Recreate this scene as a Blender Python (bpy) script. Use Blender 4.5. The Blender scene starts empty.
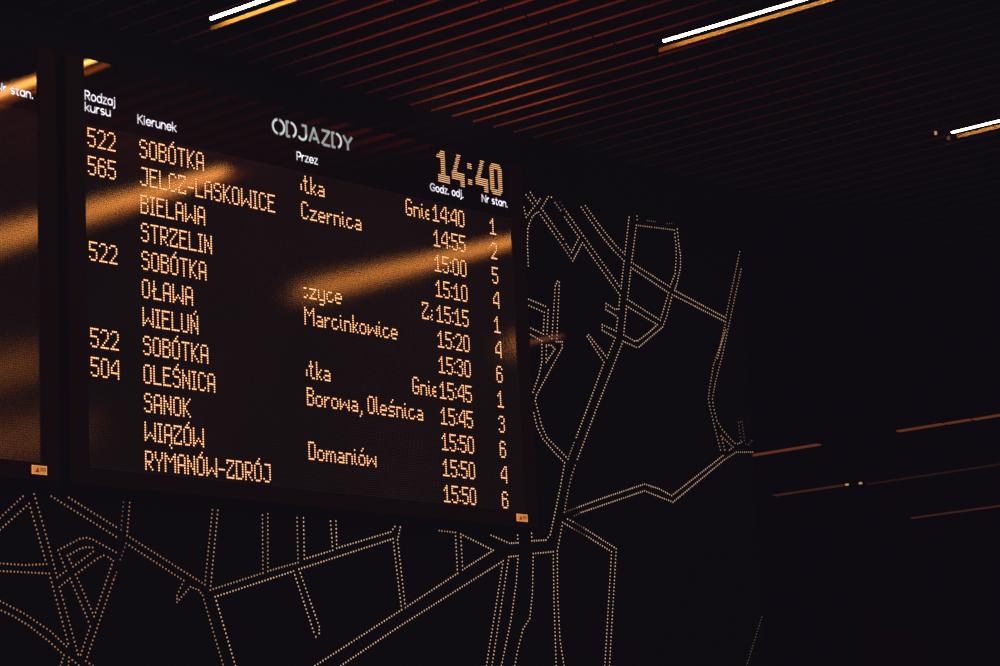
import bpy, bmesh, math, random
import numpy as np
from mathutils import Vector, Matrix
random.seed(7)
C = bpy.context.scene.collection
scn = bpy.context.scene
scn.view_settings.view_transform = 'Standard'
scn.view_settings.look = 'None'

# ------------------------------------------------------------------ camera
U = .01093                      # metres per layout unit of the board
YAW, PIT, ROL, F = math.radians(48.78294412), math.radians(11.23319557), math.radians(-2.57040717), 2660.96
CAM = Vector((0, 0, 1.6))
D = 750.22*U                    # plane of the boards' glass
X0, Z0 = 626.77*U, 1.6+277.33*U # first lit dot of the timetable
WALL = D+.055                   # plane of the map wall
H = 5.086                       # underside of the ceiling slats
f = Vector((math.cos(PIT)*math.sin(YAW), math.cos(PIT)*math.cos(YAW), math.sin(PIT)))
r = f.cross(Vector((0, 0, 1))).normalized()
up = r.cross(f)
c_, s_ = math.cos(ROL), math.sin(ROL)
rx = r*c_+up*s_; ry = up*c_-r*s_
cd = bpy.data.cameras.new('camera'); co = bpy.data.objects.new('camera', cd); C.objects.link(co)
cd.sensor_width = 36; cd.lens = F*36/1000; cd.clip_end = 300
co.matrix_world = Matrix(((rx.x, ry.x, -f.x, 0), (rx.y, ry.y, -f.y, 0), (rx.z, ry.z, -f.z, 1.6), (0, 0, 0, 1)))
scn.camera = co

def ray(x, y): return rx*((x-500)/F)-ry*((y-333)/F)+f
def on_y(x, y, Y): d = ray(x, y); return CAM+d*(Y/d.y)
def on_z(x, y, Z): d = ray(x, y); return CAM+d*((Z-1.6)/d.z)

# ------------------------------------------------------------------ materials
def mat(name, base=(.02, .02, .02), rough=.7, emit=None, strength=1, spec=.2, metal=0):
    m = bpy.data.materials.new(name); m.use_nodes = True
    b = m.node_tree.nodes['Principled BSDF']
    b.inputs['Base Color'].default_value = (*base, 1)
    b.inputs['Roughness'].default_value = rough
    b.inputs['Specular IOR Level'].default_value = spec
    b.inputs['Metallic'].default_value = metal
    if emit:
        b.inputs['Emission Color'].default_value = (*emit, 1)
        b.inputs['Emission Strength'].default_value = strength
    return m

def noise_tint(m, scale, lo, hi, stretch=(1, 1, 1)):
    nt = m.node_tree; b = nt.nodes['Principled BSDF']
    tc = nt.nodes.new('ShaderNodeTexCoord'); mp = nt.nodes.new('ShaderNodeMapping'); n = nt.nodes.new('ShaderNodeTexNoise')
    cr = nt.nodes.new('ShaderNodeValToRGB')
    mp.inputs['Scale'].default_value = stretch
    n.inputs['Scale'].default_value = scale
    cr.color_ramp.elements[0].color = (*lo, 1); cr.color_ramp.elements[1].color = (*hi, 1)
    nt.links.new(tc.outputs['Object'], mp.inputs[0]); nt.links.new(mp.outputs[0], n.inputs['Vector'])
    nt.links.new(n.outputs['Fac'], cr.inputs[0]); nt.links.new(cr.outputs[0], b.inputs['Base Color'])
    return m

M = {}
M['wall'] = noise_tint(mat('dark_wall', rough=.8, spec=0, emit=(.0043, .0034, .0058)), 3, (.012, .011, .013), (.02, .018, .021))  # faint emission lifts the wall's black; the wall is no lamp
nt = M['wall'].node_tree; gl = nt.nodes.new('ShaderNodeBsdfAnisotropic'); gl.distribution = 'BECKMANN'
gl.inputs['Roughness'].default_value = .05; gl.inputs['Color'].default_value = (.026, .008, .0045, 1)
ad = nt.nodes.new('ShaderNodeAddShader'); ou = nt.nodes['Material Output']
nt.links.new(nt.nodes['Principled BSDF'].outputs[0], ad.inputs[0]); nt.links.new(gl.outputs[0], ad.inputs[1]); nt.links.new(ad.outputs[0], ou.inputs[0])
M['ceiling'] = mat('dark_ceiling', (.006, .005, .006), .95, spec=0, emit=(.0043, .0034, .0058))  # slight glow painted in so the ceiling is not pure black
M['floor'] = noise_tint(mat('dark_stone_floor', rough=.5), 2, (.03, .028, .03), (.06, .055, .06))
M['slat'] = noise_tint(mat('stained_wood', rough=.75, spec=.0, emit=(.0043, .0034, .0058)), 6, (.36, .085, .03), (.52, .14, .045), (8, .4, 8))  # wood tone, plus a faint emission lifting its dark faces
M['bezel'] = mat('brown_painted_steel', (.03, .018, .02), .8, spec=.0, emit=(.0064, .0036, .0052))  # brownish glow in the emission lightens the unlit frame
M['housing'] = mat('black_painted_steel', (.01, .01, .01), .85, spec=.0, emit=(.0043, .0034, .0058))  # weak emission keeps the housing from going pure black
M['lamp_body'] = mat('lamp_body_steel', (.01, .01, .01), .8, spec=0, emit=(.0043, .0034, .0058))  # body glows very slightly to raise its black
M['tube'] = mat('warm_white_tube', (.8, .8, .8), .5, emit=(1, .82, .60), strength=10)
M['tube_strong'] = mat('bright_white_tube', (.8, .8, .8), .5, emit=(1, .82, .60), strength=22)
M['tube_soft'] = mat('soft_white_tube', (.8, .8, .8), .5, emit=(1, .80, .55), strength=9)
M['tube_low'] = mat('dimmed_white_tube', (.8, .8, .8), .5, emit=(1, .74, .50), strength=4.0)
M['tube_dim'] = mat('distant_red_glow', (.05, .02, .01), .6, emit=(.13, .030, .013), strength=1.0)
M['tube_faint'] = mat('distant_faint_glow', (.05, .02, .01), .6, emit=(.020, .008, .009), strength=1.0)
M['tube_mid'] = mat('distant_orange_glow', (.05, .02, .01), .6, emit=(.050, .015, .010), strength=1.0)
M['spot'] = mat('small_lamp_glow', (.05, .02, .01), .6, emit=(.55, .26, .10), strength=1.0)
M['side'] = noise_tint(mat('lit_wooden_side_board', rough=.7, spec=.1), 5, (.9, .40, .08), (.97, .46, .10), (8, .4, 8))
M['core'] = mat('lit_amber_dot', (.05, .03, .01), .5, emit=(2.1, 1.03, .46), strength=1.0)
M['halo'] = mat('amber_dot_halo', (.05, .03, .01), .5, emit=(.20, .035, .004), strength=1.0)
M['clock'] = mat('clock_amber_dot', (.05, .03, .01), .5, emit=(1.25, .66, .29), strength=1.0)
M['white'] = mat('backlit_white_lettering', (.6, .6, .6), .5, emit=(.60, .57, .69), strength=1.0)
M['grey'] = mat('pale_grey_lettering', (.6, .6, .6), .5, emit=(.27, .31, .31), strength=1.0)
M['badge'] = mat('orange_badge', (.7, .3, .08), .5, emit=(.60, .21, .035), strength=1.0)  # emission on all badge parts stands in for light they reflect
M['badge_edge'] = mat('pale_badge_edge', (.7, .5, .3), .5, emit=(.66, .32, .14), strength=1.0)
M['badge_red'] = mat('red_badge_mark', (.5, .05, .02), .5, emit=(.26, .018, .006), strength=1.0)
M['badge_dark'] = mat('dark_badge_lettering', (.05, .02, .01), .5, emit=(.08, .018, .008), strength=1.0)
M['hole'] = [mat('lit_map_hole_%s' % n, (.05, .03, .02), .5, emit=e, strength=1.0) for n, e in
             (('bright', (.80, .48, .29)), ('warm', (.50, .28, .16)), ('faint', (.15, .08, .055)), ('orange', (.42, .20, .10)))]
M['pillar'] = mat('reddish_pillar', (.01, .004, .004), .8, spec=0, emit=(.0055, .0034, .0056))  # faint reddish glow put into the pillars' own emission

def glass_panel(name, tint, rough, led):
    """dark gloss panel; with led=True it also shows the grid of unlit lamp cells"""
    m = bpy.data.materials.new(name); m.use_nodes = True; nt = m.node_tree; nt.nodes.clear()
    out = nt.nodes.new('ShaderNodeOutputMaterial')
    dif = nt.nodes.new('ShaderNodeBsdfDiffuse'); dif.inputs[0].default_value = (.004, .004, .004, 1)
    glo = nt.nodes.new('ShaderNodeBsdfAnisotropic'); glo.distribution = 'BECKMANN'; glo.inputs['Roughness'].default_value = rough
    glo.inputs['Color'].default_value = (*tint, 1)
    add = nt.nodes.new('ShaderNodeAddShader')
    nt.links.new(dif.outputs[0], add.inputs[0]); nt.links.new(glo.outputs[0], add.inputs[1])
    e0 = nt.nodes.new('ShaderNodeEmission'); e0.inputs[0].default_value = (.0043, .0034, .0055, 1)  # faint emission over the whole panel lifts its black
    a0 = nt.nodes.new('ShaderNodeAddShader'); nt.links.new(add.outputs[0], a0.inputs[0]); nt.links.new(e0.outputs[0], a0.inputs[1]); add = a0
    last = add
    if led:
        tc = nt.nodes.new('ShaderNodeTexCoord'); sp = nt.nodes.new('ShaderNodeSeparateXYZ')
        nt.links.new(tc.outputs['Object'], sp.inputs[0])
        parts = []
        for ax, pit in (('X', .807*U), ('Z', .95*U)):
            a = nt.nodes.new('ShaderNodeMath'); a.operation = 'DIVIDE'; a.inputs[1].default_value = pit
            b = nt.nodes.new('ShaderNodeMath'); b.operation = 'FRACT'
            c = nt.nodes.new('ShaderNodeMath'); c.operation = 'SUBTRACT'; c.inputs[1].default_value = .5
            d = nt.nodes.new('ShaderNodeMath'); d.operation = 'MULTIPLY'
            nt.links.new(sp.outputs[ax], a.inputs[0]); nt.links.new(a.outputs[0], b.inputs[0]); nt.links.new(b.outputs[0], c.inputs[0])
            nt.links.new(c.outputs[0], d.inputs[0]); nt.links.new(c.outputs[0], d.inputs[1]); parts.append(d)
        s = nt.nodes.new('ShaderNodeMath'); s.operation = 'ADD'
        nt.links.new(parts[0].outputs[0], s.inputs[0]); nt.links.new(parts[1].outputs[0], s.inputs[1])
        lt = nt.nodes.new('ShaderNodeMath'); lt.operation = 'LESS_THAN'; lt.inputs[1].default_value = .085
        nt.links.new(s.outputs[0], lt.inputs[0])
        no = nt.nodes.new('ShaderNodeTexNoise'); no.inputs['Scale'].default_value = 1.1
        nt.links.new(tc.outputs['Object'], no.inputs['Vector'])
        em = nt.nodes.new('ShaderNodeEmission'); em.inputs[0].default_value = (1, .42, .36, 1)  # weak emission added so the unlit cells show in the dark
        mu = nt.nodes.new('ShaderNodeMath'); mu.operation = 'MULTIPLY'; mu2 = nt.nodes.new('ShaderNodeMath'); mu2.operation = 'MULTIPLY'
        nt.links.new(lt.outputs[0], mu.inputs[0]); nt.links.new(no.outputs['Fac'], mu.inputs[1])
        mu2.inputs[1].default_value = .028; nt.links.new(mu.outputs[0], mu2.inputs[0]); nt.links.new(mu2.outputs[0], em.inputs[1])
        # the dark rims between cells dull the reflection
        mr = nt.nodes.new('ShaderNodeMix'); mr.data_type = 'RGBA'
        gt = nt.nodes.new('ShaderNodeMath'); gt.operation = 'GREATER_THAN'; gt.inputs[1].default_value = .20
        nt.links.new(s.outputs[0], gt.inputs[0]); nt.links.new(gt.outputs[0], mr.inputs['Factor'])
        mr.inputs['A'].default_value = (*tint, 1); mr.inputs['B'].default_value = (*[t*.72 for t in tint], 1)
        nt.links.new(mr.outputs['Result'], glo.inputs['Color'])
        a2 = nt.nodes.new('ShaderNodeAddShader')
        nt.links.new(add.outputs[0], a2.inputs[0]); nt.links.new(em.outputs[0], a2.inputs[1]); last = a2
    nt.links.new(last.outputs[0], out.inputs[0])
    return m
M['screen'] = glass_panel('unlit_lamp_matrix', (.40, .165, .041), .105, True)
M['header'] = glass_panel('black_gloss_header', (.19, .08, .021), .10, False)

# ------------------------------------------------------------------ mesh helpers
class MB:
    def __init__(s): s.v, s.f, s.m = [], [], []
    def add(s, vs, fs, mi=0):
        o = len(s.v); s.v += [tuple(v) for v in vs]; s.f += [tuple(i+o for i in q) for q in fs]; s.m += [mi]*len(fs)
    def box(s, x0, y0, z0, x1, y1, z1, mi=0):
        s.add([(x0, y0, z0), (x1, y0, z0), (x1, y1, z0), (x0, y1, z0), (x0, y0, z1), (x1, y0, z1), (x1, y1, z1), (x0, y1, z1)],
              [(0, 3, 2, 1), (4, 5, 6, 7), (0, 1, 5, 4), (1, 2, 6, 5), (2, 3, 7, 6), (3, 0, 4, 7)], mi)
    def disc(s, x, y, z, a, b, n=8, mi=0):               # faces -Y
        s.add([(x+a*math.cos(2*math.pi*(k+.5)/n), y, z+b*math.sin(2*math.pi*(k+.5)/n)) for k in range(n)], [tuple(range(n))], mi)
    def stud(s, x, y, z, a, b, h, n=8, mi=0):            # a shallow round lens standing off towards -Y
        A = [(x+a*math.cos(2*math.pi*(k+.5)/n), y, z+b*math.sin(2*math.pi*(k+.5)/n)) for k in range(n)]
        B = [(x+.75*a*math.cos(2*math.pi*(k+.5)/n), y-h, z+.75*b*math.sin(2*math.pi*(k+.5)/n)) for k in range(n)]
        s.add(A+B, [tuple(range(n, 2*n))]+[(k, (k+1) % n, n+(k+1) % n, n+k) for k in range(n)], mi)
    def rod(s, p, q, rad, n=10, mi=0):
        p, q = Vector(p), Vector(q); d = (q-p).normalized(); a = d.orthogonal().normalized(); b = d.cross(a)
        ring = [a*math.cos(2*math.pi*k/n)*rad+b*math.sin(2*math.pi*k/n)*rad for k in range(n)]
        s.add([p+t for t in ring]+[q+t for t in ring], [(k, (k+1) % n, n+(k+1) % n, n+k) for k in range(n)]+[tuple(range(n)), tuple(range(n, 2*n))], mi)
    def build(s, name, mats, parent=None):
        me = bpy.data.meshes.new(name); me.from_pydata(s.v, [], s.f)
        for m in (mats if isinstance(mats, (list, tuple)) else [mats]): me.materials.append(m)
        for p, mi in zip(me.polygons, s.m): p.material_index = mi
        me.update()
        o = bpy.data.objects.new(name, me); C.objects.link(o)
        if parent: o.parent = parent; o.matrix_parent_inverse = Matrix.Translation(-parent.location)
        return o
def tag(o, label=None, cat=None, group=None, kind=None):
    for k, v in (('label', label), ('category', cat), ('group', group), ('kind', kind)):
        if v: o[k] = v
    return o
def empty(name, loc):
    o = bpy.data.objects.new(name, None); o.location = loc; o.empty_display_size = .1; C.objects.link(o); return o

# ------------------------------------------------------------------ the setting
WX0, WX1 = -3.0, 11.42           # map wall; its right end stands free in the hall
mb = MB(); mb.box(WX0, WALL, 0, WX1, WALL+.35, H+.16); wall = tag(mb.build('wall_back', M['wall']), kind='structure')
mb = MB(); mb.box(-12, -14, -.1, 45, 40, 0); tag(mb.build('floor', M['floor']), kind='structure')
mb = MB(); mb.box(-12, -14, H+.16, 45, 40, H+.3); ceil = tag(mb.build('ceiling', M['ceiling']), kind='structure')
SL_P, SW, SH = .1472, .0075, .007
LROWS = {1: 7.205, 2: 8.925, 3: 11.235, 4: 13.25}
mb = MB()
x = 7.604-SL_P*36
seams = [6.95, 3.2, -.6]
lamps = [(7.208, 7.83, 5.7), (8.914, 6.78, 4.62), (11.240, 6.775, 4.95), (11.30, 2.4, .25), (13.25, .35, -1.5), (13.62, 5.13, 4.6)]
while x < 18:
    ends = [(D-.012, 6.956), (6.944, 3.206), (3.194, -.6)]
    if not any(abs(x-lx) < .045 for lx, _, _ in lamps):
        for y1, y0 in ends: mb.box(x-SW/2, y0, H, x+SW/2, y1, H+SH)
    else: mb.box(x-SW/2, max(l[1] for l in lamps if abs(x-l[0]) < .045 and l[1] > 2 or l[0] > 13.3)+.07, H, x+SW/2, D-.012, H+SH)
    x += SL_P
for y in (7.4, 5.6, 3.8, 2.0, .2): mb.box(2, y-.02, H+SH, 18, y+.02, H+SH+.03, 1)   # dark carriers that the slats hang from
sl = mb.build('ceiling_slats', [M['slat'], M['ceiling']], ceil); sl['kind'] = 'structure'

# ------------------------------------------------------------------ ceiling lights
LW = .019
def ceiling_light(lx, y1, y0, label, group='linear lights between the ceiling slats'):
    LW = .015 if 11 < lx < 12 else .019
    tm = 'tube_low' if y1 < 3 else 'tube_strong' if lx < 8 else 'tube_soft' if 11 < lx < 12 else 'tube'
    over = .02 if 11 < lx < 12 else .09
    e = tag(empty('ceiling_light', (lx, (y0+y1)/2, H+.1)), label, 'ceiling light', group)
    b = MB(); b.box(lx-LW/2, y0, H+.004, lx+LW/2, y1, H+.1); b.build('lamp_housing', M['lamp_body'], e)
    b = MB()
    n = 8                                                  # rounded diffuser, flat on top
    prof = [(lx-LW/2*math.cos(math.pi*k/n), H+.004-.009*math.sin(math.pi*k/n)) for k in range(n+1)]
    vs = [(px, y0, pz) for px, pz in prof]+[(px, y1, pz) for px, pz in prof]
    b.add(vs, [(k, k+1, n+2+k, n+1+k) for k in range(n)]+[tuple(range(n+1)), tuple(range(2*n+1, n, -1)), (0, n, 2*n+1, n+1)])
    b.build('tube', M[tm], e)
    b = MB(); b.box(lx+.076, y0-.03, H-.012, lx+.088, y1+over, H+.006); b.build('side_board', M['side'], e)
    for yy in (y0+.25, (y0+y1)/2, y1-.25):
        b = MB(); b.box(lx-.008, yy-.01, H+.1, lx+.008, yy+.01, H+.16); b.build('bracket', M['lamp_body'], e)
    return e
labels = ['white linear ceiling light above the top left of the departure board, leftmost at the ceiling',
          'long white linear ceiling light at top centre right, with an orange lit edge',
          'white linear ceiling light cut by the right edge of the picture',
          'linear ceiling light seen only as a reflection low on the left board, upper band',
          'linear ceiling light seen only as a reflection low on the left board, lower band',
          'short linear ceiling light seen only as a red reflection on the map wall']
for (lx, y1, y0), lb in zip(lamps, labels): ceiling_light(lx, y1, y0, lb)

# small spot lamp beside the right-hand light; its end fitting is built alike
def spot_lamp(px, py, label, Z=H, sz=.011, group=None, m='spot'):
    p = on_z(px, py, Z); e = tag(empty('ceiling_spotlight', (p.x, p.y, Z+.06)), label, 'spotlight', group)
    b = MB(); b.rod((p.x, p.y, Z+.012), (p.x, p.y, Z+.08), sz*1.3, 12); b.build('lamp_can', M['lamp_body'], e)
    b = MB(); b.rod((p.x, p.y, Z-.004), (p.x, p.y, Z+.012), sz, 12); b.build('bulb', M[m], e)
    return e
spot_lamp(935.7, 133.8, 'tiny warm spotlight left of the linear light at the right edge', sz=.0065)
spot_lamp(948.5, 138.8, 'tiny dim red glowing end fitting just below the left end of the right-edge light', sz=.009, m='tube_dim')  # no lamp: end fitting with a painted red glow

# ------------------------------------------------------------------ distant strip lights beyond the end of the wall
def strip(p, q, m, label, wid, group='dim strip lights far back in the hall'):
    a, b_ = on_z(*p, H), on_z(*q, H); lx = (a.x+b_.x)/2
    e = tag(empty('strip_light', (lx, (a.y+b_.y)/2, H)), label, 'strip light', group)
    b = MB(); b.box(lx-wid/2, b_.y, H, lx+wid/2, a.y, H+.01); b.build('tube', M[m], e)
    b = MB(); b.box(lx-wid/2-.01, b_.y, H+.01, lx+wid/2+.01, a.y, H+.16); b.build('lamp_housing', M['lamp_body'], e)
strip((745, 457.4), (818, 445), 'tube_dim', 'dim red strip light starting right at the end of the map wall', .07)
strip((898, 431.8), (943.5, 424.6), 'tube_dim', 'dim red strip light right of the map, left piece of the broken row', .06)
strip((946, 424.2), (970.5, 420.3), 'tube_dim', 'short dim red strip light, middle piece of the broken row', .055)
strip((973.5, 419.9), (1012, 414), 'tube_dim', 'dim red strip light at the right edge, right piece of the broken row', .06)
strip((775, 496), (844, 485.6), 'tube_mid', 'faint brown strip light left of two tiny spotlights', .065)
strip((862, 483.8), (1010, 465), 'tube_faint', 'very faint strip light running right from two tiny spotlights', .055)
strip((908, 518), (1010, 506), 'tube_mid', 'lowest dim red strip light at the right edge of the picture', .07)
spot_lamp(847, 485.0, 'tiny warm spotlight in the faint distant row, left of the pair', sz=.017, group='pair of tiny spotlights in the distant row', m='spot')
spot_lamp(860.5, 483.6, 'tiny warm spotlight in the faint distant row, right of the pair', sz=.017, group='pair of tiny spotlights in the distant row', m='spot')

# faintly reddish round pillars in the dark hall
for i, (px, rad, Y) in enumerate(((862, .16, 24.), (893, .55, 26.0))):
    p = on_y(px, 560, Y); b = MB(); b.rod((p.x, Y, 0), (p.x, Y, H-.35), rad, 24)
    b.rod((p.x, Y, H-.35), (p.x, Y, H+.16), rad*.8, 24)
    tag(b.build('pillar', M['pillar']), ['slim dark reddish pillar far back in the hall', 'wide dark reddish pillar far back in the hall'][i], 'pillar', kind='structure')

# ------------------------------------------------------------------ dot matrix lettering
G = {}
def g(ch, s, top=0): G[ch] = (top, s.split('/'))
g('A', '.###./#...#/#...#/#...#/#####/#...#/#...#/#...#'); g('B', '####./#...#/#...#/####./#...#/#...#/#...#/####.')
g('C', '.###./#...#/#..../#..../#..../#..../#...#/.###.'); g('D', '####./#...#/#...#/#...#/#...#/#...#/#...#/####.')
g('E', '#####/#..../#..../####./#..../#..../#..../#####'); g('G', '.###./#...#/#..../#..../#.###/#...#/#...#/.###.')
g('I', '###/.#./.#./.#./.#./.#./.#./###'); g('J', '.####/....#/....#/....#/....#/....#/#...#/.###.')
g('K', '#...#/#..#./#.#../##.../##.../#.#../#..#./#...#'); g('L', '#..../#..../#..../#..../#..../#..../#..../#####')
g('M', '#.....#/##...##/#.#.#.#/#..#..#/#.....#/#.....#/#.....#/#.....#'); g('N', '#...#/#...#/##..#/#.#.#/#.#.#/#..##/#...#/#...#')
g('O', '.###./#...#/#...#/#...#/#...#/#...#/#...#/.###.'); g('R', '####./#...#/#...#/#...#/####./#.#../#..#./#...#')
g('S', '.###./#...#/#..../.###./....#/....#/#...#/.###.'); g('T', '#####/..#../..#../..#../..#../..#../..#../..#..')
g('U', '#...#/#...#/#...#/#...#/#...#/#...#/#...#/.###.'); g('W', '#.....#/#.....#/#.....#/#.....#/#..#..#/#.#.#.#/##...##/#.....#')
g('Y', '#...#/#...#/#...#/.#.#./..#../..#../..#../..#..'); g('Z', '#####/#...#/...#./..#../.#.../#..../#...#/#####')
g('Ó', '...#./..#../.###./#...#/#...#/#...#/#...#/#...#/#...#/.###.', -2)
g('Ś', '...#./..#../.###./#...#/#..../.###./....#/....#/#...#/.###.', -2)
g('Ń', '...#./..#../#...#/#...#/##..#/#.#.#/#.#.#/#..##/#...#/#...#', -2)
g('Ł', '.#..../.#..../.#..../.##.../##..../.#..../.#..../.#####'); g('Ą', '.###./#...#/#...#/#...#/#####/#...#/#...#/#...#/...#./....#')
g('-', '####', 4); g(' ', '..')
g('0', '.###./#...#/#...#/#...#/#...#/#...#/#...#/.###.'); g('1', '..#../.##../#.#../..#../..#../..#../..#../#####')
g('2', '.###./#...#/....#/....#/...#./..#../.#.../#####'); g('3', '.###./#...#/....#/..##./....#/....#/#...#/.###.')
g('4', '...##/..#.#/.#..#/#...#/#...#/#####/....#/....#'); g('5', '#####/#..../#..../####./....#/....#/#...#/.###.')
g('6', '.###./#...#/#..../####./#...#/#...#/#...#/.###.'); g(':', '#/./././#', 2)
g('a', '.###./....#/.####/#...#/.####', 3); g('c', '.###./#..../#..../#...#/.###.', 3); g('e', '.###./#...#/#####/#..../.###.', 3)
g('i', '#./../#./#./#./#./.#', 1); g('k', '#.../#.../#.../#..#/#.#./##../#.#./#..#'); g('l', '#./#./#./#./#./#./#./.#')
g('m', '#.#.##./##.#..#/#..#..#/#..#..#/#..#..#', 3); g('n', '####./#...#/#...#/#...#/#...#', 3); g('o', '.###./#...#/#...#/#...#/.###.', 3)
g('ó', '...#./..#../...../.###./#...#/#...#/#...#/.###.', 0); g('r', '#.##/##../#.../#.../#...', 3); g('ś', '...#./..#../...../.####/#..../.###./....#/####.', 0)
g('t', '.#../.#../###./.#../.#../.#../.#../..##'); g('w', '#.....#/#..#..#/#.#.#.#/##...##/#.....#', 3)
g('y', '#...#/#...#/#...#/#...#/.####/....#/.###.', 3); g('z', '#####/...#./..#../.#.../#####', 3); g(',', '.#/.#/#.', 7)
HP, VP, RP = .807, .95, 10.985     # pitches in layout units
def cells(txt, skip=0, upto=10**6):
    out, c = [], 0
    for ch in txt:
        top, rows = G[ch]
        for j, row in enumerate(rows):
            for i, k in enumerate(row):
                if k == '#' and skip <= c+i < upto: out.append((c+i-skip, top+j))
        c += len(rows[0])+1
    return out
def led_text(name, txt, ux, line, parent, skip=0, upto=10**6, dz=0):
    b = MB()
    for c, j in cells(txt, skip, upto):
        x, z = X0+(ux+c*HP)*U, Z0-(line*RP+j*VP+dz)*U
        b.disc(x, D-.0015, z, .58*HP*U, .54*VP*U, 8, 1)
        b.stud(x, D-.0018, z, .40*HP*U, .33*VP*U, .0012, 8, 0)
    return b.build(name, [M['core'], M['halo']], parent)

# ------------------------------------------------------------------ printed lettering drawn with a round-ended pen
def arc(cx, cy, rx_, ry_, a0, a1, n=14):
    return [(cx+rx_*math.cos(math.radians(a0+(a1-a0)*k/n)), cy+ry_*math.sin(math.radians(a0+(a1-a0)*k/n))) for k in range(n+1)]
xh = .70
PEN = {  # width, strokes; capital height 1
 'R': (.62, [[(0, 0), (0, 1)], [(0, 1), (.28, 1)]+arc(.28, .74, .26, .26, 90, -90)+[(0, .48)], [(.26, .48), (.56, 0)]]),
 'K': (.62, [[(0, 0), (0, 1)], [(.55, 1), (0, .42)], [(.16, .58), (.6, 0)]]),
 'P': (.58, [[(0, 0), (0, 1), (.28, 1)]+arc(.28, .72, .27, .28, 90, -90)+[(0, .44)]]),
 'G': (.80, [arc(.42, .5, .42, .5, 42, 360)[:-2]+[(.84, .46), (.46, .46)]]),
 'N': (.70, [[(0, 0), (0, 1), (.66, 0), (.66, 1)]]),
 'o': (.60, [arc(.28, .35, .28, .35, 0, 360, 22)]),
 'd': (.58, [arc(.27, .35, .27, .35, 0, 360, 22), [(.54, 0), (.54, 1.05)]]),
 'a': (.58, [arc(.27, .35, .27, .35, 0, 360, 22), [(.54, 0), (.54, .7)]]),
 'z': (.48, [[(0, .7), (.44, .7), (0, 0), (.46, 0)]]),
 'j': (.20, [[(.12, .7), (.12, -.12)]+arc(-.02, -.12, .14, .14, 0, -90, 6), [(.12, .93), (.12, .96)]]),
 'k': (.48, [[(0, 0), (0, 1.05)], [(.42, .7), (0, .27)], [(.13, .4), (.46, 0)]]),
 'u': (.54, [[(0, .7), (0, .25)]+arc(.25, .25, .25, .25, 180, 360, 10)+[(.5, .7)], [(.5, .3), (.5, 0)]]),
 'n': (.54, [[(0, 0), (0, .7)], [(0, .45)]+arc(.25, .45, .25, .25, 180, 0, 10)+[(.5, 0)]]),
 'r': (.34, [[(0, 0), (0, .7)], [(0, .42)]+arc(.25, .42, .25, .27, 180, 80, 8)]),
 's': (.44, [arc(.20, .525, .19, .175, 45, 270, 10)+arc(.20, .175, .20, .175, 90, -135, 10)]),
 'e': (.58, [[(.02, .36), (.54, .36)]+arc(.28, .35, .27, .35, 0, 320, 20)]),
 'i': (.14, [[(.03, 0), (.03, .7)], [(.03, .93), (.03, .96)]]),
 't': (.38, [[(.14, .95), (.14, .18)]+arc(.32, .18, .18, .18, 180, 270, 6), [(0, .7), (.34, .7)]]),
 '.': (.12, [[(.03, 0), (.03, .03)]]), ' ': (.22, []),
 # stencil capitals of the title
 'O*': (.98, [arc(.47, .5, .47, .5, 98, 262, 16), arc(.47, .5, .47, .5, 82, -82, 16)]),
 'D*': (.80, [[(.20, 1), (0, 1), (0, 0), (.26, 0)], [(.36, 1)]+arc(.30, .5, .46, .5, 78, -66, 16)]),
 'J*': (.76, [[(.30, 1), (.66, 1), (.66, .33)]+arc(.33, .33, .33, .33, 0, -158, 12)]),
 'A*': (.90, [[(0, 0), (.40, 1), (.80, 0)], [(.30, .27), (.62, .27)]]),
 'Z*': (.74, [[(.02, 1), (.66, 1), (0, .03)], [(.12, 0), (.70, 0)]]),
 'Y*': (.82, [[(0, 1), (.38, .47), (.38, 0)], [(.76, 1), (.44, .55)]]),
}
def pen_text(name, txt, left, right, base_l, cap, w, m, parent, dx=0, gap=.14, y=D-.0025, star=False):
    """left/right: world x of the ends, base_l: world z of the baseline, cap: capital height in metres"""
    gl = [PEN[c+'*' if star else c] for c in txt]
    tot = sum(q[0] for q in gl)+gap*(len(gl)-1)-.04
    sx = (right-left)/tot; b = MB(); cx = 0
    rr = w/2
    for q in gl:
        for st in q[1]:
            P = [(left+dx+(cx+px)*sx, base_l+pz*cap) for px, pz in st]
            for k in range(len(P)-1):
                (ax, az), (bx_, bz) = P[k], P[k+1]; L = math.hypot(bx_-ax, bz-az) or 1e-6
                nx, nz = -(bz-az)/L*rr, (bx_-ax)/L*rr
                b.add([(ax+nx, y, az+nz), (bx_+nx, y, bz+nz), (bx_-nx, y, bz-nz), (ax-nx, y, az-nz)], [(0, 1, 2, 3)])
            for k, (ax, az) in enumerate(P):
                if not star or 0 < k < len(P)-1: b.disc(ax, y-.0001, az, rr, rr, 8)
        cx += q[0]+gap
    return b.build(name, m, parent)

# ------------------------------------------------------------------ departure boards
BL, BR, BT, BB = 6.734, 9.568, 4.929, 3.150       # outer frame of the main board
GL, GR, GB = 6.826, 9.480, 3.218                   # glass inside the frame
PITCH = 2.892
def board(dx, label):
    e = tag(empty('departure_board', ((BL+BR)/2+dx, D+.03, BB)), label, 'departure board')
    zt = Z0+1.6*U*VP*1.1
    b = MB(); b.box(BL+dx+.004, D+.004, BB+.004, BR+dx-.004, D+.05, BT-.004); b.build('housing', M['housing'], e)
    b = MB()
    b.box(BL+dx, D-.008, BB, GL+dx, D+.004, BT); b.box(GR+dx, D-.008, BB, BR+dx, D+.004, BT)
    b.box(GL+dx, D-.008, BB, GR+dx, D+.004, GB); b.build('frame', M['bezel'], e)
    b = MB(); b.box(GL+dx, D-.001, zt, GR+dx, D+.004, BT); b.build('header_panel', M['header'], e)
    b = MB(); b.box(GL+dx, D-.001, GB, GR+dx, D+.004, zt); b.build('lamp_matrix', M['screen'], e)
    return e
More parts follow.
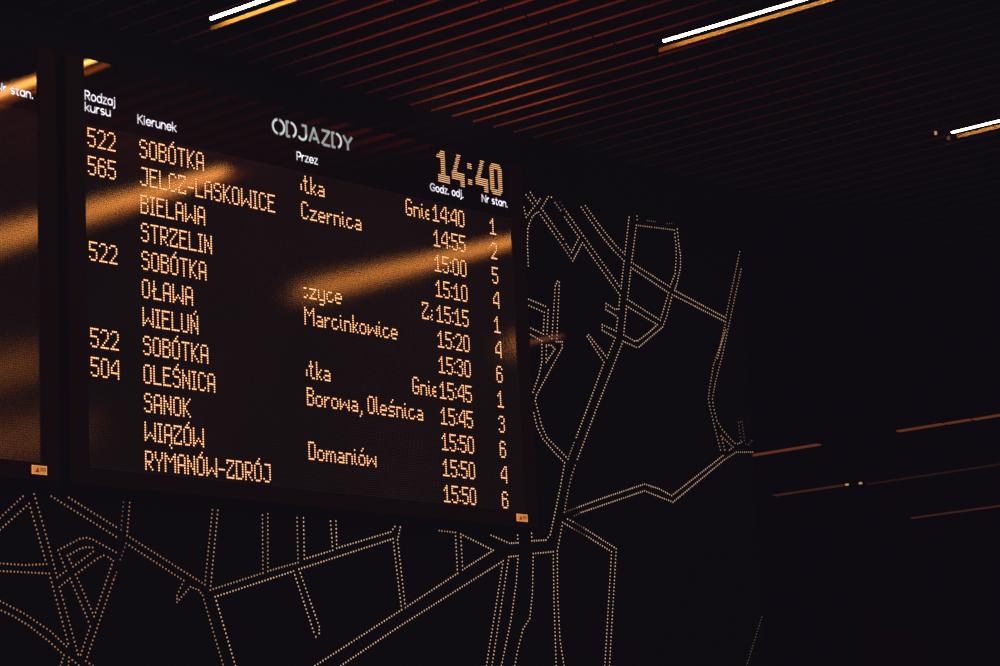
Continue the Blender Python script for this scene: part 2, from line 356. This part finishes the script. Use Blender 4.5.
main = board(0, 'large black departure board with rows of amber dot-matrix times under ODJAZDY')
left = board(-PITCH, 'dark departure board cut by the left edge, only its right side showing')

LINES = {0: '522', 1: '565', 4: '522', 7: '522', 8: '504'}
DEST = ['SOBÓTKA', 'JELCZ-LASKOWICE', 'BIELAWA', 'STRZELIN', 'SOBÓTKA', 'OŁAWA', 'WIELUŃ', 'SOBÓTKA', 'OLEŚNICA', 'SANOK', 'WIĄZÓW', 'RYMANÓW-ZDRÓJ']
TIME = ['14:40', '14:55', '15:00', '15:10', '15:15', '15:20', '15:30', '15:45', '15:45', '15:50', '15:50', '15:50']
STAND = '125414613646'
C1, C2, C3, C4 = 25.35, 110.94, 189.6, 226.3
for k, t in LINES.items(): led_text('line_number', t, -.2, k, main)
for k, t in enumerate(DEST): led_text('destination', t, C1, k, main)
for k, t in enumerate(TIME): led_text('departure_time', t, C3, k, main, dz=.05+.045*k)
for k, t in enumerate(STAND): led_text('stand_number', t, C4, k, main, dz=.38+.02*k)
led_text('via_stops', 'ótka', C2, 0, main, skip=4); led_text('via_stops', 'ótka', C2, 7, main, skip=4)
led_text('via_stops', 'Czernica', C2, 1, main); led_text('via_stops', 'czyce', C2, 4, main, skip=2)
led_text('via_stops', 'Marcinkowice', C2, 5, main);
led_text('via_stops', 'Borowa, Oleśnica', C2, 8, main); led_text('via_stops', 'Domaniów', C2, 10, main)
def ux(px, py): return (on_y(px, py, D).x-X0)/U
gx = ux(406.0, 208)
nc = 18
led_text('via_stops', 'Gnie', gx, 0, main, upto=nc); led_text('via_stops', 'Gnie', gx, 7, main, upto=nc)
zx = ux(422.3, 308); led_text('via_stops', 'Za', zx, 4, main, upto=8)

# clock, twice as tall, on its own finer matrix in the header
def inside(ch, x, y):                        # x 0..12, y 0..18 down
    if ch == '1': return (4.2 <= x <= 7.8) or (y >= 13.9 and 1.2 <= x <= 11.5) or (0 <= y <= 5 and x < 5 and x >= 4.4-y*1.1 and (y <= 5 and x >= y*-1.1+4.4) and not (y > 4.2 and x > 3.6))
    if ch == '4':
        d = x-(5.4-(y/12.)*5.4)
        return (y <= 12.5 and -.2 <= d <= 3.7) or (10.6 <= y <= 14.3 and 0 <= x <= 11.8) or (y >= 10.6 and 8.2 <= x <= 11.8)
    if ch == ':': return 0 <= x <= 3.4 and (3.2 <= y <= 6.4 or 12 <= y <= 15.3)
    if ch == '0':
        o = 0 <= x <= 11.8 and 0 <= y <= 18 and min(x, 11.8-x)+min(y, 18-y) >= 2.4
        i = 3.4 < x < 8.4 and 3.4 < y < 14.6
        return o and not i
ck = []
hb, vb = .67*U, .90*U
zc = on_y(441, 150.6, D).z
for ch, px in zip('14:40', (436.3, 451.2, 467.0, 474.7, 489.0)):
    xx = on_y(px, 165, D).x; b = MB()
    for j in range(16):
        for i in range(12):
            if inside(ch, i+.4, (j+.5)*18/16): b.disc(xx+(i+.5)*hb, D-.0025, zc-(j+.4)*vb, .52*hb, .25*vb, 8)
    b.build('clock_colon' if ch == ':' else 'clock_digit', M['clock'], main)

def head(txt, l, rgt, basept, cap_px, w, m, parent=main, name='column_heading', dx=0, **kw):
    bl = on_y(*basept, D); tp = on_y(basept[0], basept[1]-cap_px, D)
    pen_text(name, txt, on_y(*l, D).x, on_y(*rgt, D).x, bl.z, tp.z-bl.z, w, m, parent, dx=dx, **kw)
W_ = .0060
head('Rodzaj', (84.8, 95), (114.5, 102), (84.5, 99.2), 8.6, W_, M['white'])
head('kursu', (84.8, 106), (109.8, 112), (84.5, 110.6), 8.0, W_, M['white'])
head('Kierunek', (137.6, 118), (175.6, 128), (137.2, 123.1), 8.4, W_, M['white'])
head('Przez', (296.6, 155), (317.0, 161), (296.2, 159.6), 7.8, .0062, M['white'])
head('Godz. odj.', (430.0, 187), (462.8, 196), (432.5, 190.8), 7.0, .0062, M['white'], gap=.16)
head('Nr stan.', (481.7, 198), (507.0, 206), (481.4, 201.3), 6.6, .0062, M['white'], gap=.16)
head('ODJAZDY', (272.5, 127), (351.8, 138), (286.3, 135.9), 14.2, .0125, M['grey'], name='title_lettering', star=True, gap=.16)
head('Nr stan.', (481.7, 198), (507.0, 206), (481.4, 201.3), 6.6, .0062, M['white'], parent=left, dx=-PITCH, gap=.16)

def badge(x0, y0, x1, y1, parent, dx=0):
    a, c = on_y(x0, y0, D), on_y(x1, y1, D); a.x += dx; c.x += dx
    z1, z0 = a.z, a.z-.034
    b = MB(); b.box(a.x, D-.012, z0, c.x, D-.008, z1, 0)
    Y = D-.0125; w = c.x-a.x; h = z1-z0
    e_ = .045
    for q in ((0, 0, 1, e_*1.6), (0, 1-e_*1.6, 1, 1), (0, 0, e_, 1), (1-e_, 0, 1, 1)):
        b.add([(a.x+q[0]*w, Y, z0+q[1]*h), (a.x+q[2]*w, Y, z0+q[1]*h), (a.x+q[2]*w, Y, z0+q[3]*h), (a.x+q[0]*w, Y, z0+q[3]*h)], [(0, 1, 2, 3)], 1)
    o = b.build('maker_badge', [M['badge'], M['badge_edge']], parent)
    b = MB(); b.add([(a.x+.18*w, Y-.0003, z0+.2*h), (a.x+.5*w, Y-.0003, z0+.2*h), (a.x+.38*w, Y-.0003, z0+.82*h)], [(0, 1, 2)]); b.build('red_mark', M['badge_red'], o)
    b = MB()
    for k in range(3):
        lx = a.x+(.56+.135*k)*w
        for q in ((0, .3, .03, .78), (.07, .3, .10, .78), (0, .7, .10, .78), (0, .48, .10, .56)):
            b.add([(lx+q[0]*w, Y-.0003, z0+q[1]*h), (lx+q[2]*w, Y-.0003, z0+q[1]*h), (lx+q[2]*w, Y-.0003, z0+q[3]*h), (lx+q[0]*w, Y-.0003, z0+q[3]*h)], [(0, 1, 2, 3)])
    b.build('badge_lettering', M['badge_dark'], o)
badge(515.0, 514.0, 525.4, 515.2, main)
badge(30.2, 465.3, 44.8, 466.6, left)

# ------------------------------------------------------------------ street map of lit holes in the wall
CR = dict(K1=(520, 185, 8.325), K2=(600, 205, 8.325), K3=(590, 270, 8.325), K4=(520, 330, 8.325), K5=(520, 410, 8.325), K6=(680, 390, 11.1),
          K7=(0, 530, 7.4), K8=(0, 590, 8.763), A=(500, 180, 3.7), B=(500, 330, 3.7), Cc=(0, 486, 3.7), Dd=(180, 486, 3.7), E=(400, 486, 3.7),
          FF=(520, 250, 6.66), I=(0, 480, 11.1), P=(0, 0, 1))
ROADS = [  # brightness, outline of one kerb line of a road
 (0, 'K1 50,82 122,175 52,268 32,185'), (0, 'K1 87,62 145,153 167,115'),
 (0, 'K1 262,102 236,98 178,193 360,450'), (0, 'K1 385,492 430,560 492,435 372,268'), (1, 'K1 292,147 338,210'), (2, 'K1 333,142 370,200'),
 (0, 'K1 370,200 700,665 K3 258,155 K3 275,0 K2 200,465 K1 868,632 780,545 690,437 600,315 510,185'),
 (0, 'K1 545,172 635,300 725,415 800,505 873,578 908,268'),
 (0, 'FF 55,105 K1 62,480 65,365 78,320 100,270 125,240 155,225 350,500'), (1, 'K1 365,522 440,632'),
 (0, 'K1 440,632 520,480 640,650 K3 250,210 240,325 205,325 135,280 132,330 215,380 230,400 218,510 102,455 102,500 210,565 K4 725,232 572,40 560,55 700,270 555,665 K5 468,228'),
 (1, 'K5 450,272 400,408'), (0, 'K5 400,408 330,335 225,230 180,130 150,10 K4 128,590 138,540 250,335 350,150 352,98 302,98 FF 245,590 262,215 250,208 235,240 212,590 180,560 188,400 170,375 58,328'),
 (0, 'FF 60,370 162,415 155,560 72,520'), (0, 'K4 90,38 182,92 182,265 160,370 108,518'), (0, 'K4 220,125 262,128 290,160 218,268 219,140'),
 (0, 'K3 655,190 600,370 K3 585,418 312,245 K2 245,640 258,520 K3 655,190'),
 (0, 'K3 560,455 305,300 280,540 370,590 400,588 490,520 560,455'),
 (0, 'A 835,525 K3 685,205 640,380 605,475 520,545 410,640 385,643 275,593 K4 632,665 K5 478,410'),
 (1, 'K5 460,462 430,545 402,665 E 608,97'), (0, 'E 655,80 B 380,622 535,570 590,588 635,613 825,465'),
 (2, 'E 608,97 655,80'), (1, 'K6 450,665 375,370 330,180 315,100 325,0 B 790,130 835,0 A 805,660 835,525'),
 (0, 'K3 705,170 A 835,510'), (1, 'A 835,510 865,370 882,290 887,265'), (0, 'K3 705,170 K2 640,655 670,520 670,420 655,320 643,200'),
 (1, 'A 892,330 848,530 825,640 B 800,180 790,230 K6 360,100 370,180 410,340 470,440 560,545 610,590 640,597 685,578'),
 (2, 'K6 675,560 650,360 690,350 715,560 730,600 760,608 797,562'), (1, 'K6 550,665 590,635 457,512 497,665'),
 (1, 'B 935,452 875,452 830,480'), (0, 'B 830,480 640,637 535,595 330,665'), (0, 'B 330,665 E 670,98'), (2, 'E 670,98 645,110'), (0, 'E 620,122 640,132'), (0, 'E 680,155 800,232 775,665'), (2, 'E 640,132 680,155'),
 (0, 'E 758,665 783,243 690,185'), (2, 'E 690,185 645,160'), (0, 'E 645,160 602,135 582,240 583,400 592,570 607,665'),
 (0, 'E 578,665 570,430 567,243 493,250 490,400 480,490 455,530 435,610 425,665'),
 (0, 'E 487,175 488,203 540,200 556,180 K5 332,665 372,440 285,350 190,240 140,135 115,25'),
 (0, 'E 435,182 437,210 405,212 337,182'), (1, 'E 145,165 205,172'), (0, 'E 205,172 213,323 20,450 Dd 805,200 815,152'),
 (0, 'E 225,178 345,238 232,310 225,190'), (0, 'Dd 595,665 E 0,518 382,277 320,665'), (0, 'E 340,665 403,262 437,258 430,360 410,500 375,665'),
 (0, 'Dd 500,665 820,458 788,195 440,308 515,520 515,545 503,558 495,540 420,315 130,410 205,665'),
 (0, 'Dd 795,150 780,170 580,230 577,130'), (0, 'Dd 557,130 565,238 460,270 457,118'), (1, 'Dd 433,118 437,283 325,315 325,103'),
 (1, 'Dd 305,108 307,322 112,385 140,90'), (3, 'Dd 120,88 92,365 Cc 470,183 480,62'),
 (3, 'Cc 467,212 680,350 655,405 655,430 705,373 735,385 750,405 825,660'), (2, 'Cc 445,272 467,212'),
 (2, 'Cc 457,60 448,162'), (3, 'Cc 255,43 430,152'), (3, 'Cc 190,38 430,188'),
 (3, 'K7 0,247 190,260 345,252 Cc 108,65 0,162'), (3, 'Cc 0,118 85,38'),
 (3, 'I 378,155 K7 330,0 423,350 490,302 430,150 590,65 640,57 690,72 858,165'),
 (3, 'K7 0,303 365,322 K8 598,470 583,495 440,360 210,205 0,97'), (3, 'K8 -20,165 110,225 250,310 430,450 560,570 530,665'),
 (3, 'K8 600,665 605,590 690,660'), (3, 'K7 518,358 440,422 K8 685,565 707,568 790,320 760,235 K7 518,358'),
 (3, 'K7 560,328 K8 825,232 K7 838,228 800,200 768,188 722,210 560,328'), (3, 'K7 500,190 590,140 635,127 685,130 690,160 540,272 500,190'),
 (2, 'K7 862,313 845,360'), (3, 'K7 840,370 K8 752,622 815,665'),
 (1, 'K2 308,92 310,122'), (1, 'K2 455,187 617,208'), (0, 'K2 617,208 633,330 635,440 625,570 K3 665,140 K2 262,478 303,168'), (1, 'K2 303,168 430,184'),
 (2, 'K2 395,130 460,138'), (2, 'K2 560,155 597,153'), (2, 'P 761.8,617 746.5,666'),
]
smap = tag(empty('street_map', ((6.9+WX1)/2, WALL, 2.5)), 'street map of pale dotted road lines glowing on the dark wall around the departure board', 'wall map')
STEP, RAD = .0178, .0037
def road(spec):
    pts = []; cr = None
    for tk in spec.split():
        if tk in CR: cr = CR[tk]; continue
        a, b_ = tk.split(','); pts.append(on_y(cr[0]+float(a)/cr[2], cr[1]+float(b_)/cr[2], WALL-.001))
    out = []
    for p, q in zip(pts, pts[1:]):
        L = (q-p).length; n = max(1, round(L/STEP))
        out += [p.lerp(q, k/n) for k in range(n)]
    out.append(pts[-1])
    return out
for br, spec in ROADS:
    b = MB()
    for p in road(spec):
        s = RAD*random.uniform(.9, 1.08)
        b.disc(p.x, p.y, p.z, s, s, 8)
    b.build('road_outline', M['hole'][br], smap)

# ------------------------------------------------------------------ light
w = bpy.data.worlds.new('night'); scn.world = w; w.use_nodes = True
w.node_tree.nodes['Background'].inputs[0].default_value = (.0044, .0037, .0056, 1)
w.node_tree.nodes['Background'].inputs[1].default_value = 1
def spot(loc, to, power, col, angle, blend=1, size=.05):  # unseen spots added to brighten the ceiling slats
    l = bpy.data.lights.new('slat_fill_spot', 'SPOT'); l.energy = power; l.color = col; l.spot_size = math.radians(angle); l.spot_blend = blend; l.shadow_soft_size = size
    o = bpy.data.objects.new('slat_fill_spot', l); C.objects.link(o); o.location = loc
    o.rotation_euler = (Vector(to)-Vector(loc)).to_track_quat('-Z', 'Y').to_euler()
    return o
spot((8.45, 7.45, 4.35), (8.95, 7.80, 5.09), 34.0, (1, .45, .13), 50)
spot((6.9, 6.6, 3.4), (8.05, 7.1, 5.09), 70.0, (1, .27, .10), 52)
spot((9.0, 6.6, 3.4), (9.9, 7.2, 5.09), 3.6, (1, .12, .07), 80)
